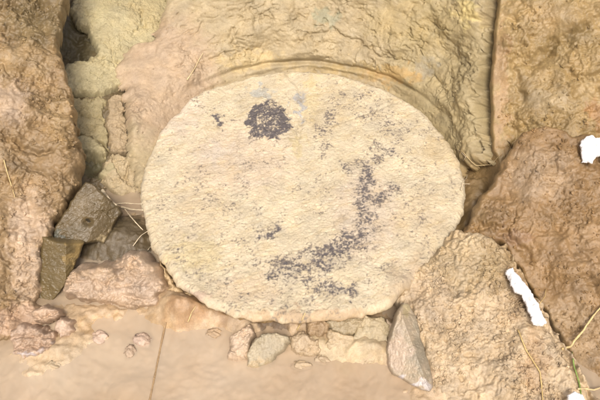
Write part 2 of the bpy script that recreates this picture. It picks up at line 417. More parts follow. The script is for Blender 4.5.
pl_rm = plane(505, 200, .094, (-.30, -.42, .86))
RM_POLY = [(600, 133), (575, 130), (548, 122), (522, 130), (508, 148), (498, 168), (482, 190), (468, 212), (458, 236), (470, 250), (500, 246), (512, 262), (526, 285), (540, 308), (556, 338), (574, 368), (590, 395), (612, 440), (680, 560), (900, 560), (900, 140)]
def rm_relief(u, v, px, py, sd):
    wx = px + 5 * fbm(u / .025, v / .025, 3, 114); wy = py + 5 * fbm(u / .025, v / .025, 3, 115)
    sm = sstep(2, 24, sd)
    return clay(u, v, 111, big=.011, bs=.09, med=.0032, ms=.020, fine=.0009, crumb=.0014, cs=.007, cmask=.15, fold=.006) * (.3 + .7 * sm) + feature(wx, wy,
        cracks=[([(600, 172), (570, 178), (548, 170)], 6, .006), ([(480, 225), (505, 232), (530, 260)], 4, .008), ([(560, 230), (585, 260), (600, 300)], 5, .005)],
        bumps=[(545, 160, 30, 26, .012), (575, 270, 30, 40, .010), (520, 215, 30, 20, .006)])
def rm_col(u, v, px, py):
    return paint(px, py, u, v, C_RIGHT, 112, .2, [(540, 175, 40, 30, (.31, .225, .135), .7), (480, 195, 14, 45, (.24, .155, .065), .7), (515, 238, 18, 10, (.22, .14, .085), .6), (570, 340, 40, 50, (.33, .235, .13), .6), (580, 250, 30, 30, (.27, .175, .085), .5)])
tag(patch('bank_right', pl_rm, RM_POLY, rm_relief, rm_col, M_WET, res=.0015, edge=(8, .06), rag=(4, .03), seed=110, key='right'), kind='structure')

pl_rl = plane(425, 385, .0, (-.20, -.26, .94))
RL_POLY = [(452, 228), (490, 232), (506, 240), (518, 258), (532, 282), (548, 308), (564, 338), (583, 369), (600, 396), (622, 440), (690, 560), (420, 560), (432, 400), (428, 372), (412, 330), (398, 308), (392, 296), (400, 280), (430, 255)]
def rl_relief(u, v, px, py, sd):
    wx = px + 5 * fbm(u / .025, v / .025, 3, 124); wy = py + 5 * fbm(u / .025, v / .025, 3, 125)
    return clay(u, v, 121, big=.010, bs=.07, med=.0042, ms=.015, fine=.0011, crumb=.0026, cs=.005, cmask=-.3, fold=.003, smear=1.6) + feature(wx, wy,
        cracks=[([(440, 232), (462, 238), (480, 228)], 3, .008), ([(470, 355), (490, 360), (505, 352)], 3, .007), ([(452, 258), (458, 280), (452, 300)], 4, .006), ([(503, 242), (520, 270), (542, 308), (576, 370), (600, 410)], 5, .022)],
        bumps=[(480, 290, 40, 30, .010), (440, 330, 24, 40, .008), (520, 350, 24, 30, .012), (500, 385, 40, 24, .008)])
def rl_col(u, v, px, py):
    return paint(px, py, u, v, C_RIGHTL, 122, .2, [(505, 262, 34, 40, (.32, .23, .12), .8), (460, 262, 50, 36, (.39, .30, .17), .7), (535, 365, 16, 40, (.36, .245, .14), .6), (430, 300, 26, 36, (.42, .325, .215), .6), (520, 290, 10, 40, (.27, .18, .095), .6)])
tag(patch('bank_right_lower', pl_rl, RL_POLY, rl_relief, rl_col, M_WET, res=.0014, edge=(9, .04), rag=(4, .02), seed=120, key='rightlow'), kind='structure')

# ------------------------------------------------------------------ the disc
FLECK_LINES = [  # polyline, width px, density
    ([(345, 168), (368, 163), (391, 152)], 6, .75), ([(368, 172), (364, 192), (367, 222)], 9, .85), ([(370, 207), (382, 196), (396, 188)], 7, .8),
    ([(278, 270), (308, 264), (340, 249), (362, 236)], 13, .85), ([(322, 265), (350, 240)], 12, .9), ([(369, 226), (372, 240)], 6, .7), ([(310, 282), (332, 289), (354, 291)], 6, .8), ([(353, 290), (350, 305)], 4, .6),
    ([(259, 239), (268, 236), (279, 227)], 4.5, .95), ([(216, 114), (219, 124)], 3.5, 1.0), ([(244, 165), (246, 184)], 8, .55), ([(252, 250), (256, 262)], 6, .5),
    ([(320, 180), (330, 190)], 12, .5), ([(175, 140), (166, 150)], 5, .4), ([(375, 275), (388, 266)], 8, .6), ([(340, 95), (322, 130), (325, 150)], 9, .62), ([(360, 100), (395, 130), (380, 150)], 18, .56),
    ([(195, 180), (230, 215), (240, 250)], 18, .46), ([(270, 305), (300, 298), (330, 300)], 10, .50), ([(235, 118), (245, 128)], 6, .5), ([(250, 165), (262, 160)], 8, .4), ([(410, 205), (430, 260)], 20, .42), ([(190, 270), (240, 300)], 18, .44), ([(400, 150), (430, 175)], 15, .42), ([(285, 92), (300, 98)], 6, .4), ([(160, 200), (180, 230)], 14, .42)]
def disc_density(px, py):
    d = np.full(px.shape, .22) + .2 * sstep(.0, .6, fbm((px + 40) / 45, py / 45, 3, 515))
    for pts, w, s in FLECK_LINES:
        d = np.maximum(d, s * (1 - sstep(.0, 2.6, seg_dist(px, py, pts) / w)))
    kr = np.hypot((px - 268) / 22, (py - 122) / 19)
    d = np.maximum(d, np.where(kr < 1.3, .98 + .22 * np.exp(-((kr - .72) / .25) ** 2) + .35 * fbm(px / 8, py / 8, 3, 519), 0) * (1 - sstep(.8, 1.25, kr)))
    return d
def fleck_mask(u, v, px, py):
    wx = px + 5 * fbm(u / .02, v / .02, 4, 501, .65); wy = py + 5 * fbm(u / .02, v / .02, 4, 502, .65)
    d = disc_density(wx, wy)
    n = .5 * perlin(u / .0075, v / .0062, 511) + .55 * perlin(u / .0036, v / .0036, 512) + .35 * perlin(u / .0021, v / .0021, 514) + .45 * perlin(u / .022, v / .022, 513)
    thr = .86 - 1.2 * d
    return sstep(thr - .25, thr + .42, n), d
def disc_height(u, v, px, py, fk):
    h = .0035 * fbm(u / .16, v / .16, 3, 530) + .0012 * fbm(u / .06, v / .06, 3, 531) + .0007 * fbm(u / .009, v / .009, 3, 532, .6)
    wu = u + .01 * fbm(u / .03, v / .03, 2, 536); wv = v + .01 * fbm(u / .03 + 5, v / .03, 2, 537)
    h = h + .0002 * fbm((wu + .7 * wv) / .04, (wv - .7 * wu) / .012, 3, 533) + .0008 * fbm(u / .0035, v / .0035, 2, 544)
    pits = sstep(.42, .7, perlin(wu / .008, wv / .006, 534) + .25 * perlin(u / .04, v / .04, 538))
    h = h - .0014 * pits - .0010 * fk
    n = np.abs(fbm(wu / .07, wv / .07, 3, 539)); h = h - .0009 * np.exp(-(n / .03) ** 2) * sstep(0, .4, perlin(u / .09, v / .09, 543))
    kr = np.hypot((px - 268) / 22, (py - 122) / 19)
    h = h + .005 * np.exp(-kr ** 4) * (1 + .7 * fbm(u / .009, v / .009, 3, 535))
    return h + feature(px, py, cracks=[([(286, 72), (298, 86), (305, 104), (300, 128), (296, 150)], 2.5, .004), ([(330, 125), (370, 112), (398, 100)], 1.6, .002), ([(160, 140), (180, 128), (200, 130)], 2, .0015)],
        bumps=[(200, 100, 24, 14, .004), (185, 298, 22, 10, .008), (395, 285, 20, 14, .004), (430, 200, 24, 50, .003)])
DISC_BLOBS = [(172, 110, 34, 34, (0.589, 0.497, 0.389), .7), (262, 92, 14, 7, (0.386, 0.396, 0.367), .7), (301, 106, 6, 16, (0.331, 0.340, 0.346), .8), (215, 152, 26, 10, (0.432, 0.414, 0.356), .6),
    (312, 95, 7, 30, (0.515, 0.423, 0.216), .5), (298, 145, 5, 18, (0.497, 0.414, 0.216), .5), (195, 255, 34, 18, (0.488, 0.405, 0.227), .6), (430, 290, 50, 40, (0.451, 0.350, 0.238), .7), (185, 300, 26, 10, (0.488, 0.368, 0.281), .8),
    (300, 317, 90, 7, (0.442, 0.322, 0.205), .7), (440, 150, 26, 20, (0.488, 0.386, 0.227), .6), (240, 160, 60, 40, (0.561, 0.446, 0.335), .5), (365, 215, 40, 50, (0.506, 0.414, 0.324), .5), (200, 200, 30, 40, (0.515, 0.419, 0.281), .5), (330, 110, 30, 40, (0.511, 0.428, 0.281), .5), (420, 220, 30, 30, (0.515, 0.414, 0.270), .5), (250, 290, 40, 16, (0.497, 0.396, 0.270), .6)]
def disc_tone(u, v, px, py, fk, dens):
    c = paint(px, py, u, v, C_DISC, 540, .13, DISC_BLOBS)
    st = sstep(.1, .9, fbm((u + .4 * v) / .05, (v - .4 * u) / .013, 4, 541, .65)); c = c * (1 - st[:, None] * np.array([.06, .09, .15]))
    fc = np.array([.115, .102, .10]); fc2 = np.array([.30, .245, .175])
    tint = (.34 * sstep(.35, .9, dens) * (.6 + .5 * fbm(u / .012, v / .012, 3, 542)))[:, None]
    c = c * (1 - tint) + np.array([.30, .26, .225]) * tint
    mixf = np.clip(dens * 1.3 - .1 + .5 * fbm(u / .007, v / .007, 3, 545), .15, 1)[:, None]; kk = fk[:, None]
    return np.clip(c * (1 - kk) + (fc * mixf + fc2 * (1 - mixf)) * kk, .02, .9)
RIM = [(-172, .296), (-162, .295), (-151, .298), (-139, .302), (-127, .309), (-117, .313), (-108, .307), (-100, .300), (-82, .299), (-72, .305), (-65, .307), (-57, .297), (-35, .289), (-18, .296), (-4, .300), (13, .300), (33, .303), (51, .305), (71, .305), (91, .306), (110, .309), (125, .310), (138, .312), (151, .306), (167, .298)]
def disc_rim(an):
    a = np.array([math.radians(d) for d, r in RIM]); r = np.array([r for d, r in RIM])
    return np.interp(an, np.concatenate([a - 2 * math.pi, a, a + 2 * math.pi]), np.tile(r, 3)) + .003 * fbm(np.cos(an) * 6, np.sin(an) * 6, 3, 520) + .0026 * fbm(np.cos(an) * 13, np.sin(an) * 13, 3, 521, .45)
res = .00125; RW = .014
ax = np.arange(-R_DISC - .03, R_DISC + .03, res)
gu, gv = np.meshgrid(ax, ax); u, v = gu.ravel(), gv.ravel()
P = np.stack([u, v, np.full(u.shape, Z_DISC)], 1)
px, py = proj(P)
fk, dens = fleck_mask(u, v, px, py)
P[:, 2] += disc_height(u, v, px, py, fk)
keep = disc_rim(np.arctan2(v, u)) - np.hypot(u, v) > RW - .003
idx = np.arange(len(u)).reshape(gu.shape)
q = np.stack([idx[:-1, :-1], idx[:-1, 1:], idx[1:, 1:], idx[1:, :-1]], -1).reshape(-1, 4)
q = q[keep[q].all(1)]; used = np.unique(q); rm_ = np.full(len(u), -1); rm_[used] = np.arange(len(used))
disc = empty('round_disc', (0, 0, -.07))
tag(disc, 'large round flat-topped disc crusted with pale clay and black flecks, set in the mud', 'disc')
face = mesh_from('face', P[used], rm_[q], disc_tone(u, v, px, py, fk, dens)[used], M_DISC, origin=(0, 0, Z_DISC)); adopt(face, disc)
# rolled rim and side
na = 1700
a_row = np.linspace(0, 2 * math.pi, na, endpoint=False)
prof = [(-RW - .0005, -.0006)] + [(-RW + RW * math.sin(t), -.013 * (1 - math.cos(t))) for t in np.linspace(0, math.pi / 2, 14)] + [(-.0015 - .55 * min(d, .045) - .05 * d, -.013 - d) for d in np.linspace(.002, .10, 36)]
nz = len(prof); pr = np.array(prof)
a_ = np.tile(a_row, nz); dr = np.repeat(pr[:, 0], na); dz = np.repeat(pr[:, 1], na)
base_r = disc_rim(np.arctan2(np.sin(a_), np.cos(a_))); below = sstep(.006, .02, -dz)
ru_ = base_r + dr
u, v = ru_ * np.cos(a_), ru_ * np.sin(a_)
px, py = proj(np.stack([u, v, np.full(u.shape, Z_DISC)], 1))
fk, dens = fleck_mask(u, v, px, py)
hh = disc_height(u, v, px, py, fk) * (1 - .6 * below)
bulge = below * (.004 * fbm(a_ * 9, dz / .03, 4, 550, .6)) + sstep(.001, .008, -dz) * .0007 * fbm(a_ * 22, dz / .015, 3, 552, .5)
Ps = np.stack([(ru_ + bulge) * np.cos(a_), (ru_ + bulge) * np.sin(a_), Z_DISC + dz + hh], 1)
ct = disc_tone(u, v, px, py, fk, dens)
sx, sy = proj(Ps)
cs_ = paint(sx, sy, a_ * .3, dz, (.43, .30, .15), 551, .14)
ct = ct * (1 - below[:, None]) + cs_ * below[:, None]
ix = np.arange(na * nz).reshape(nz, na); ixr = np.roll(ix, -1, 1)
qs = np.stack([ix[1:], ixr[1:], ixr[:-1], ix[:-1]], -1).reshape(-1, 4)
side = mesh_from('rim', Ps, qs, ct, M_DISC, origin=(0, 0, -.07)); adopt(side, disc)

# ------------------------------------------------------------------ outlines of separate pieces
def piece(name, pl, poly, label, cat, base, seed, edge=(6, .02), rag=(2, .012), relief_kw=None, cracks=(), bumps=(), blobs=(), mat=None, facets=None, group=None, lift=0, res=.0010, vary=.12, power=2.0, wet=None, tilt=(0, 0)):
    kw = dict(big=.004, bs=.05, med=.0025, ms=.015, fine=.001, crumb=.0016, cs=.009)
    kw.update(relief_kw or {})
    cx = sum(p[0] for p in poly) / len(poly); cy = sum(p[1] for p in poly) / len(poly)
    def relief(u, v, px, py, sd):
        wx = px + 2 * fbm(u / .012, v / .012, 3, seed + 4); wy = py + 2 * fbm(u / .012, v / .012, 3, seed + 5)
        h = lift + clay(u, v, seed, **kw) + feature(wx, wy, cracks, bumps) + tilt[0] * (px - cx) + tilt[1] * (py - cy)
        if facets is not None: h = h + facets(px, py)
        return h
    ob = patch(name, pl, poly, relief, lambda u, v, px, py: paint(px, py, u, v, base, seed + 7, vary, blobs), mat or M_DRY, res=res, edge=edge, rag=rag, seed=seed, power=power, wet=wet)
    return tag(ob, label, cat, group)

# green-grey clay slabs in the recess
pl_g = dict(pl_rec); pl_g['O'] = pl_rec['O'] + pl_rec['N'] * .014
piece('clay_slab', pl_g, [(74, -120), (72, 0), (70, 8), (77, 19), (86, 25), (91, 36), (99, 48), (95, 54), (86, 59), (66, 61), (62, 82), (64, 93), (91, 92), (102, 95), (109, 89), (124, 86), (136, 70), (185, 30), (185, -120)],
      'tall pale yellow-green cracked clay slab beside a dark hollow in the bank', 'clay slab', C_GREEN, 610, edge=(6, .028), rag=(2.8, .02), mat=M_DRY,
      cracks=[([(88, 60), (105, 58), (118, 62)], 1.6, .006), ([(140, 10), (145, 25), (135, 30)], 1.6, .006), ([(100, 40), (112, 48), (115, 66)], 1.4, .004), ([(92, 72), (100, 76), (112, 70)], 1.4, .004)], bumps=[(120, 20, 30, 20, .006)], blobs=[(150, 10, 26, 24, (.37, .30, .155), .6), (95, 12, 18, 12, (.44, .38, .21), .6)])
piece('clay_slab', pl_g, [(64, 96), (92, 95), (106, 97), (104, 112), (108, 130), (108, 148), (98, 140), (84, 133), (66, 128)],
      'olive-green cracked clay block below the tall pale slab', 'clay slab', (.33, .275, .15), 620, edge=(3.5, .025), rag=(3, .014), relief_kw=dict(med=.004, crack=.006), lift=-.006, cracks=[([(80, 115), (92, 112), (104, 118)], 1.4, .005)])
piece('clay_slab', pl_g, [(108, 98), (116, 92), (123, 92), (124, 110), (128, 128), (129, 148), (120, 152), (110, 148), (107, 120)],
      'upright brown-grey clay block squeezed against the disc wall', 'clay slab', (.35, .27, .165), 630, edge=(3.5, .025), rag=(3, .014), relief_kw=dict(med=.004, crack=.006), lift=-.003)
piece('clay_clod', pl_g, [(70, 133), (90, 134), (102, 142), (108, 150), (104, 158), (94, 156), (84, 154), (70, 150)],
      'smooth pale green clay clod above the small dark gap', 'clay clod', (.39, .335, .19), 640, edge=(7, .03), lift=.004, relief_kw=dict(crumb=0, med=.0015))
piece('clay_clod', pl_g, [(98, 174), (104, 162), (112, 152), (124, 154), (134, 162), (141, 172), (146, 190), (142, 199), (128, 198), (118, 198), (106, 186)],
      'crumbly beige clay clod above the pale roots', 'clay clod', (.40, .32, .195), 650, edge=(7, .035), lift=.006, relief_kw=dict(crumb=.003, med=.004), cracks=[([(112, 156), (118, 172), (128, 185)], 1.5, .006), ([(130, 162), (126, 180)], 1.5, .006)], blobs=[(104, 172, 10, 8, (.38, .33, .19), .8)])

# grey stones in the recess
def slate_f(px, py):
    a = .0003 * (px - 88) - .0002 * (py - 212); b = .009 - .0006 * (px - 88) - .0005 * (py - 212)
    return np.minimum(a, b) - .010 * np.exp(-(((px - 88) / 5) ** 2 + ((py - 222) / 3) ** 2))
pl_s = plane(85, 243, .045, (.28, -.55, .79))
piece('slate_stone', pl_s, [(86, 182), (92, 184), (101, 192), (112, 202), (123, 212), (114, 224), (109, 234), (105, 242), (99, 240), (86, 243), (70, 243), (58, 243), (52, 240), (53, 231), (62, 215), (74, 198)],
      'dark grey angular stone with a small pit, wedged against the left bank', 'stone', C_SLATE, 660, edge=(3, .035), rag=(1.2, .02), mat=M_STONE, res=.0007, facets=slate_f, relief_kw=dict(big=.002, med=.0008, fine=.0005, crumb=0), power=3.0,
      blobs=[(112, 236, 10, 7, (.34, .27, .15), .9), (55, 236, 7, 7, (.09, .095, .075), .8), (92, 200, 20, 10, (.135, .10, .05), .7), (88, 222, 6, 4, (.03, .027, .02), .9), (75, 232, 14, 8, (.11, .088, .052), .6), (118, 213, 8, 8, (.125, .10, .06), .6)])
def wedge_f(px, py): return np.minimum(.0008 * (px - 60), .004 - .0012 * (px - 66))
pl_w = plane(56, 300, .004, (.3, -.72, .62))
piece('wedge_stone', pl_w, [(42, 240), (60, 243), (84, 246), (79, 258), (72, 272), (60, 292), (51, 304), (40, 306), (34, 292), (40, 264)],
      'dark olive wedge-shaped stone standing under the grey angular stone', 'stone', (.13, .095, .04), 670, edge=(3, .03), rag=(1.2, .02), mat=M_STONE, res=.0007, facets=wedge_f, relief_kw=dict(big=.002, med=.0008, fine=.0005, crumb=0), power=3.0,
      blobs=[(75, 254, 11, 14, (.27, .19, .075), .9)])  # lighter right facet: side light put into the stone colour

# pink lumps at the water's edge
pl_p = plane(120, 314, .0, (.05, -.55, .83))
piece('clay_lump', pl_p, [(62, 288), (65, 273), (78, 265), (96, 262), (112, 262), (121, 256), (131, 249), (144, 252), (157, 264), (166, 279), (171, 294), (162, 307), (142, 315), (122, 312), (96, 306), (76, 303), (63, 299)],
      'long pinkish clay lump lying at the waterline beside the disc', 'clay lump', C_PINK, 680, edge=(15, .055), rag=(4, .022), mat=M_WET, relief_kw=dict(big=.009, med=.0055, crumb=.003, crack=.006), lift=.02,
      cracks=[([(66, 284), (90, 280), (118, 287), (150, 284)], 2, .004), ([(126, 296), (150, 300), (166, 292)], 2, .005), ([(118, 266), (122, 280)], 3, .006)], blobs=[(100, 272, 30, 7, (.34, .24, .14), .5), (140, 290, 25, 16, (.44, .335, .24), .5)], vary=.2)
piece('clay_lump', plane(170, 300, .004, (.1, -.5, .85)), [(158, 262), (166, 268), (176, 284), (190, 292), (200, 300), (194, 310), (176, 308), (166, 300), (170, 286)],
      'stringy brown mud wedge pressed between the pinkish lump and the disc', 'clay lump', (.45, .33, .18), 690, edge=(6, .03), rag=(3, .015), mat=M_WET, lift=.012)
pl_q = plane(30, 352, .0, (.1, -.5, .86))
piece('clay_lump', pl_q, [(8, 330), (22, 322), (40, 326), (54, 330), (58, 342), (50, 356), (34, 360), (16, 358), (9, 346)],
      'cracked pinkish clay lump with a bluish edge under the left bank', 'clay lump', (.42, .305, .215), 700, edge=(9, .035), rag=(3.5, .015), mat=M_WET, relief_kw=dict(big=.006, med=.005, crumb=.003), lift=.014,
      cracks=[([(10, 338), (28, 336), (56, 338)], 1.8, .007), ([(12, 350), (34, 347), (54, 346)], 1.6, .006)], blobs=[(36, 355, 26, 5, (.50, .45, .44), .7), (56, 346, 6, 6, (.28, .23, .2), .7)])
piece('clay_lump', pl_q, [(55, 322), (62, 316), (72, 320), (74, 330), (70, 338), (60, 338), (54, 331)],
      'small knobbly pink clay lump between bank and puddle', 'clay lump', (.44, .325, .235), 710, edge=(6, .03), mat=M_WET, lift=.012, relief_kw=dict(crumb=.003))
piece('clay_lump', pl_q, [(30, 312), (44, 306), (60, 310), (62, 316), (50, 322), (36, 322)],
      'flat pinkish clay crust with a dark crack at the foot of the left bank', 'clay lump', (.41, .295, .20), 715, edge=(5, .025), mat=M_WET, lift=.012, cracks=[([(32, 318), (48, 317), (60, 311)], 1.5, .006)])
GRP = 'small clay nodules in the puddle'
def nodule(px, py, rx, ry, seed, label, base=(.46, .34, .25), z=-.003):
    c = at_z(px, py, z); k = DIST / FOC
    bm = bmesh.new(); bmesh.ops.create_icosphere(bm, subdivisions=4, radius=1)
    V = np.array([list(w.co) for w in bm.verts]); F = np.array([[w.index for w in f.verts] for f in bm.faces]); bm.free()
    n = fbm(V[:, 0] * 1.3 + V[:, 2] * 1.7 + seed, V[:, 1] * 1.3 - V[:, 2], 4, seed, .6)
    V = V * (1 + .38 * n)[:, None] * np.array([rx * k, ry * k * 1.1, ry * k * .75]) + c + [0, 0, .15 * ry * k]
    cx, cy = proj(V)
    o = mesh_from('clay_nodule', V, F, paint(cx, cy, V[:, 0], V[:, 1], base, seed, .15), M_WET)
    return tag(o, label, 'clay nodule', GRP)
nodule(100, 338, 7, 5, 3, 'small pink clay nodule in the puddle below the pinkish lump')
nodule(86, 337, 5, 3, 13, 'tiny flat clay nodule between the knobbly lump and another nodule', (.42, .31, .2))
nodule(142, 341, 8, 6, 5, 'roundest pink clay nodule, nearest the straight sunken stick')
nodule(130, 352, 4.5, 5, 8, 'small upright clay nodule just below the roundest pink one', (.44, .325, .22))
nodule(70, 344, 6, 4, 9, 'low clay nodule in the water below the knobbly pink lump', (.42, .31, .2))

nodule(214, 334, 7, 4, 21, 'flat brown clay nodule in the puddle beside the crumbly whitish clod', (.40, .29, .18))
nodule(302, 366, 8, 3.5, 22, 'low sandy clay nodule at the water edge below the flat sandy piece', (.42, .32, .2))
nodule(322, 360, 6, 4, 23, 'sandy clay nodule between the flat sandy piece and the broad plate', (.42, .32, .2))
nodule(186, 326, 6, 4, 24, 'brown clay nodule under the left rim of the disc beside the straw wisp', (.34, .24, .15))
nodule(52, 366, 8, 4, 25, 'flat pale clay nodule in the shallow water below the cracked bluish-edged lump', (.42, .33, .21))

# cracked clay beneath the disc
pl_b = plane(270, 370, -.002, (0, -.35, .93))
piece('clay_block', pl_b, [(250, 345), (262, 336), (276, 333), (288, 336), (290, 342), (282, 352), (272, 362), (258, 370), (247, 368), (246, 356)],
      'greenish grey clay block under the disc with a pale crust at its end', 'clay block', (.36, .305, .205), 720, edge=(5, .025), rag=(1.8, .015), mat=M_WET, lift=.010, relief_kw=dict(med=.0014, crumb=.0006), power=2.6, tilt=(-.0001, -.0004), blobs=[(262, 365, 18, 7, (.40, .31, .185), .8)])
piece('clay_clod', pl_b, [(228, 352), (232, 338), (240, 328), (250, 325), (253, 334), (250, 346), (246, 360), (236, 362), (228, 358)],
      'crumbly whitish pink clod stuck to the end of the greenish block', 'clay clod', (.50, .385, .27), 730, edge=(6, .025), rag=(3, .02), mat=M_WET, lift=.011, relief_kw=dict(med=.005, crumb=.004))
pl_c = plane(360, 366, -.002, (0, -.38, .92))
PG = 'cracked clay plates under the disc'
for k, (poly, lab) in enumerate([
        ([(330, 322), (344, 318), (362, 317), (360, 326), (352, 334), (342, 331), (333, 329)], 'narrow greenish clay plate right under the disc rim, at the top of the cracked clay'),
        ([(364, 318), (382, 319), (388, 326), (386, 340), (376, 350), (362, 345), (354, 338), (361, 328)], 'squarish greenish clay plate beside the long grey stone'),
        ([(332, 332), (342, 334), (352, 338), (360, 347), (374, 354), (372, 362), (352, 362), (336, 356), (328, 344)], 'broad sandy clay plate sloping into the puddle below the cracks'),
        ([(388, 322), (394, 330), (392, 350), (386, 366), (376, 366), (378, 352), (388, 342)], 'thin pinkish clay plate against the long grey stone')]):
    gx = sum(p[0] for p in poly) / len(poly); gy = sum(p[1] for p in poly) / len(poly)
    poly = [(gx + (x - gx) * 1.10, gy + (y - gy) * 1.10) for x, y in poly]
    piece('clay_plate', pl_c, poly, lab, 'clay plate', [(.34, .275, .17), (.38, .31, .19), (.40, .31, .19), (.43, .33, .225)][k], 740 + 10 * k, edge=(2.0, .009), rag=(2.4, .016), mat=M_WET, lift=.003 - .0012 * k, relief_kw=dict(big=.005, med=.0012, crumb=.0006, crack=.003), group=PG, power=2.6)
for k, (poly, lab) in enumerate([
        ([(290, 336), (304, 332), (316, 338), (322, 350), (312, 358), (298, 356), (290, 348)], 'flat sandy clay piece in the middle of the mud under the disc'),
        ([(306, 322), (318, 318), (330, 321), (328, 334), (318, 338), (308, 332)], 'brown clay piece hanging just under the disc rim')]):
    piece('clay_block', pl_c, poly, lab, 'clay block', [(.40, .305, .19), (.33, .235, .135)][k], 790 + 10 * k, edge=(5, .018), rag=(2.5, .012), mat=M_WET, lift=.002)

# long stone at the right
pl_k = plane(412, 385, .004, (-.05, -.45, .88))
def long_f(px, py):
    r = px - (401 + (py - 318) * .36)
    return np.minimum(.022 + .0007 * r, .022 - .0022 * r) + np.minimum(0, (392 - py + (px - 410) * .35) * .0012)
piece('long_stone', pl_k, [(404, 303), (410, 305), (418, 316), (421, 334), (426, 352), (432, 374), (433, 386), (428, 391), (421, 390), (404, 380), (393, 374), (388, 364), (388, 348), (392, 328), (398, 312)],
      'long grey two-faced stone lying at the edge of the puddle', 'stone', (.40, .33, .235), 810, edge=(3, .04), rag=(1.2, .02), mat=M_STONE, res=.0007, facets=long_f, relief_kw=dict(big=.003, med=.0014, fine=.0008, crumb=.0006), power=3.0,
      blobs=[(420, 345, 10, 40, (.29, .255, .185), .9), (398, 352, 11, 24, (.46, .365, .275), .8), (414, 386, 22, 6, (.58, .54, .53), .8), (407, 310, 8, 10, (.40, .34, .19), .7)])  # pinkish left face lighter, grey right face darker: light put into the colour

# white scraps
pl_rmw = dict(pl_rm); pl_rmw['O'] = pl_rm['O'] + pl_rm['N'] * .014
piece('white_scrap', pl_rmw, [(581, 142), (587, 139), (592, 137), (600, 139), (614, 138), (616, 160), (606, 163), (600, 156), (595, 156), (591, 162), (583, 161), (582, 150)],
      'ragged bright white scrap lying on the crest of the right bank', 'scrap', (.80, .79, .77), 820, edge=(1.5, .004), rag=(1.2, .008), mat=M_PAPER, relief_kw=dict(big=.005, bs=.03, med=.0022, ms=.012, fine=.0002, crumb=0, crack=.002), vary=.05, res=.0007, lift=.004)
pl_ws = dict(pl_rl); pl_ws['O'] = pl_rl['O'] + pl_rl['N'] * .024
piece('white_scrap', pl_ws, [(507, 271), (512, 269), (517, 276), (524, 283), (530, 292), (537, 305), (545, 322), (543, 325), (534, 324), (528, 308), (522, 296), (515, 290), (510, 280)],
      'narrow torn white strip lying along the crack in the right bank', 'scrap', (.80, .79, .77), 830, edge=(1.5, .004), rag=(1.2, .01), mat=M_PAPER, relief_kw=dict(big=.005, bs=.03, med=.0022, ms=.012, fine=.0002, crumb=0, crack=.002), vary=.05, res=.0007, lift=.004)
piece('white_scrap', pl_ws, [(568, 396), (574, 393), (582, 396), (586, 404), (570, 405)],
      'small white scrap poking out beside the green blade of grass', 'scrap', (.80, .79, .77), 840, edge=(1.5, .004), rag=(1, .008), mat=M_PAPER, relief_kw=dict(big=.002, med=.001, fine=.0002, crumb=0), vary=.05, res=.0007, lift=.006)

# ------------------------------------------------------------------ thin things: roots, straws, stick, grass
bpy.context.view_layer.update()
DG = bpy.context.evaluated_depsgraph_get()
from mathutils import Vector
def on_surface(px, py, lift):
    d = S * (px - 300) / FOC - T * (py - 200) / FOC - NV
    d = d / np.linalg.norm(d)
    ok, loc, nrm, i, ob, m = scene.ray_cast(DG, Vector(CAM), Vector(d))
    p = np.array(loc) if ok else at_z(px, py, 0)
    return p - d * lift

def tube(name, pts3, r0, r1, base, seed, sides=7, flat=1.0):
    pts3 = np.array(pts3)
    t = np.linspace(0, 1, len(pts3)); k = max(8, len(pts3) * 5); tt = np.linspace(0, 1, k)
    C = np.stack([np.interp(tt, t, pts3[:, i]) for i in range(3)], 1)
    C[1:-1] = (C[:-2] + 2 * C[1:-1] + C[2:]) / 4
    rs = np.random.RandomState(seed); C[1:-1] += rs.normal(0, r0 * .06, (k - 2, 3))
    V, F = [], []
    for i in range(k):
        d = unit(C[min(i + 1, k - 1)] - C[max(i - 1, 0)])
        a = unit(np.cross(d, UP + .01)); b = np.cross(a, d)
        r = (r0 + (r1 - r0) * tt[i]) * (1 + .08 * math.sin(seed + i * .37) + .05 * math.sin(i * .9))
        for j in range(sides):
            w = 2 * math.pi * j / sides
            V.append(C[i] + r * (a * math.cos(w) + b * flat * math.sin(w)))
        if i:
            for j in range(sides):
                F.append([(i - 1) * sides + j, (i - 1) * sides + (j + 1) % sides, i * sides + (j + 1) % sides, i * sides + j])
    V.append(C[0]); V.append(C[-1])
    for j in range(sides):
        F.append([len(V) - 2, (j + 1) % sides, j, j]); F.append([len(V) - 1, (k - 1) * sides + j, (k - 1) * sides + (j + 1) % sides, (k - 1) * sides + (j + 1) % sides])
    V = np.array(V)
    me = bpy.data.meshes.new(name)
    me.from_pydata([tuple(p) for p in V - V[:, :].min(0)], [], [tuple(dict.fromkeys(f)) for f in F])
    me.polygons.foreach_set('use_smooth', np.ones(len(me.polygons), bool))
    at = me.attributes.new('tone', 'FLOAT_COLOR', 'POINT')
    cc = np.array(base) * (1 + .12 * rs.normal(0, 1, (len(V), 1)))
    at.data.foreach_set('color', np.concatenate([np.clip(cc, .01, .9), np.ones((len(V), 1))], 1).astype(np.float32).ravel())
    w = me.attributes.new('wet', 'FLOAT', 'POINT'); w.data.foreach_set('value', np.full(len(V), .3, np.float32))
    me.materials.append(M_FIBRE)
    o = bpy.data.objects.new(name, me); o.location = V.min(0); col.objects.link(o)
    return o

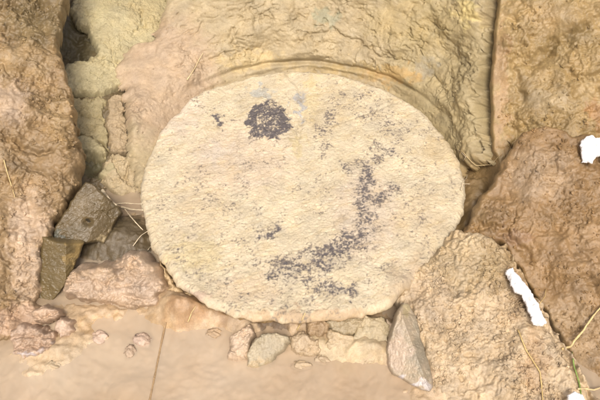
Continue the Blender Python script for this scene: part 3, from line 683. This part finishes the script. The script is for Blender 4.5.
def strand(name, pix, r0, r1, base, seed, lift=.003, label=None, cat=None, group=None):
    pts = []
    for (x0, y0), (x1, y1) in zip(pix[:-1], pix[1:]):
        n = max(2, int(math.hypot(x1 - x0, y1 - y0) / 6))
        for i in range(n): pts.append(on_surface(x0 + (x1 - x0) * i / n, y0 + (y1 - y0) * i / n, lift))
    pts.append(on_surface(*pix[-1], lift))
    pts = np.array(pts)
    # a stiff strand bridges hollows: pull points towards the chord
    n = len(pts); w = np.linspace(0, 1, n)[:, None]
    ends = pts[0] * (1 - w) + pts[-1] * w
    dev = (pts - ends) @ NV
    low = dev < -.004
    pts[low] += np.outer((-dev[low] - .004) * .8, NV)
    o = tube(name, pts, r0 * .78, r1 * .7, base, seed)
    return tag(o, label, cat, group)

C_ROOT = (.62, .52, .36); C_STRAW = (.60, .46, .22)
rt = empty('root', at_z(120, 207, .05))
tag(rt, 'pale forked root sticking out of the recess towards the disc', 'root')
for nm, pix, a, b, s in [('main_root', [(102, 190), (108, 198), (115, 205), (124, 208)], .0042, .0028, 1), ('rootlet', [(116, 204), (128, 203), (142, 204)], .0018, .0013, 2), ('rootlet', [(122, 207), (132, 209), (143, 210)], .0026, .0018, 3),
                         ('rootlet', [(124, 208), (131, 217), (139, 226), (143, 230)], .0018, .0011, 4)]:
    o = strand(nm, pix, a, b, C_ROOT, s, .006); o.location = o.location - rt.location; o.parent = rt
strand('rootlet', [(133, 246), (140, 238), (148, 231)], .0012, .0008, C_ROOT, 11, .004, 'fine pale rootlet crossing the disc edge below the forked root', 'root')
strand('rootlet', [(148, 250), (153, 245), (158, 240)], .0012, .0008, C_ROOT, 12, .004, 'shortest pale rootlet above the pinkish clay lump', 'root')
strand('rootlet', [(459, 150), (466, 157), (463, 161)], .0010, .0007, C_ROOT, 13, .003, 'thin pale rootlet at the upper right rim of the disc', 'root')
strand('rootlet', [(463, 152), (475, 166), (490, 165), (500, 155)], .0010, .0007, (.55, .42, .22), 14, .004, 'thin curved rootlet spanning the gap at the edge of the upright bank', 'root')
rt2 = empty('root', at_z(464, 185, .05)); tag(rt2, 'little pale forked root tuft at the right rim of the disc', 'root')
for pix, s in [([(461, 190), (463, 182), (467, 175)], 21), ([(463, 184), (470, 184)], 22), ([(462, 186), (464, 176)], 23)]:
    o = strand('rootlet', pix, .0016, .0009, C_ROOT, s, .004); o.location = o.location - rt2.location; o.parent = rt2
STR = 'straw stalks on the mud'
strand('straw', [(4, 160), (9, 178), (15, 197)], .0014, .001, C_STRAW, 31, .002, 'straw stalk stuck on the left bank', 'straw', STR)
strand('straw', [(187, 80), (195, 68), (203, 53)], .0014, .001, (.62, .5, .28), 32, .002, 'straw stalk on the clay wall above the disc', 'straw', STR)
strand('straw', [(562, 349), (580, 329), (602, 306)], .0024, .0018, C_STRAW, 33, .004, 'thick straw stalk leaning across the right bank', 'straw', STR)
strand('straw', [(518, 330), (526, 350), (540, 372), (543, 402)], .0017, .0016, (.52, .38, .16), 34, .003, 'long bent straw stalk below the torn white strip', 'straw', STR)
strand('straw', [(578, 389), (604, 387)], .0020, .0016, (.66, .52, .28), 35, .004, 'straw stalk lying flat beside the green blade of grass', 'straw', STR)
strand('straw', [(540, 303), (546, 289)], .0015, .001, (.5, .36, .16), 36, .004, 'short straw crossing the crack next to the torn white strip', 'straw', STR)
strand('straw', [(188, 322), (192, 312), (196, 306)], .0013, .0008, C_STRAW, 37, .003, 'wisp of straw hanging below the left rim of the disc', 'straw', STR)
strand('straw', [(297, 330), (302, 320), (305, 313)], .0016, .001, C_STRAW, 38, .003, 'wisp of straw under the bottom rim of the disc', 'straw', STR)
strand('sunken_stick', [(166, 322), (160, 350), (154, 380), (149, 404)], .0022, .0024, (.34, .23, .12), 41, -.0004, 'straight brown stick lying in the shallow puddle', 'stick')
strand('grass_blade', [(572, 352), (574, 366), (579, 382), (581, 394)], .0013, .0018, (.20, .30, .07), 42, .004, 'green blade of grass growing from the crack in the right bank', 'grass')

# ------------------------------------------------------------------ clay crumbs on the banks (uncountable)
def crumbs(name, key, count, seed, smin=.0012, smax=.0045):
    P, Cc, N, px, py, sd = SURF[key]
    rs = np.random.RandomState(seed)
    ok = np.where((sd > 6) & (px > -60) & (px < 660) & (py > -60) & (py < 460))[0]
    m = perlin(P[ok, 0] / .06, P[ok, 1] / .06 + P[ok, 2] / .06, seed) + rs.uniform(-.4, .4, len(ok))
    ok = ok[m > .05]
    pick = ok[rs.randint(0, len(ok), count)]
    bm = bmesh.new(); bmesh.ops.create_icosphere(bm, subdivisions=2, radius=1)
    bv = np.array([list(w.co) for w in bm.verts]); bf = np.array([[w.index for w in f.verts] for f in bm.faces]); bm.free()
    n = len(bv)
    size = smin + (smax - smin) * rs.uniform(0, 1, count) ** 3
    V = np.repeat(bv[None], count, 0) * (1 + rs.normal(0, .26, (count, n, 1)))
    a = rs.uniform(0, 6.28, count); sc = rs.uniform(.6, 1.3, (count, 1, 3))
    V = V * sc * size[:, None, None]
    x = V[..., 0] * np.cos(a)[:, None] - V[..., 1] * np.sin(a)[:, None]; y = V[..., 0] * np.sin(a)[:, None] + V[..., 1] * np.cos(a)[:, None]
    V = np.stack([x, y, V[..., 2]], -1) + (P[pick] + N[pick] * (size * .35)[:, None])[:, None]
    F = (bf[None] + (np.arange(count) * n)[:, None, None]).reshape(-1, 3)
    Ct = np.repeat(Cc[pick] * rs.uniform(.85, 1.2, (count, 1)), n, 0)
    tag(mesh_from(name, V.reshape(-1, 3), F, np.clip(Ct, .01, .8), M_DRY, smooth=False), kind='stuff')
crumbs('clay_crumbs', 'left', 1100, 1, .0008, .0035)
crumbs('clay_crumbs', 'right', 900, 2, .0008, .0032)
crumbs('clay_crumbs', 'rightup', 500, 3, .0008, .0032)
crumbs('clay_crumbs', 'rightlow', 2200, 4, .0008, .0036)
crumbs('clay_crumbs', 'wall', 450, 5, .0008, .0022)
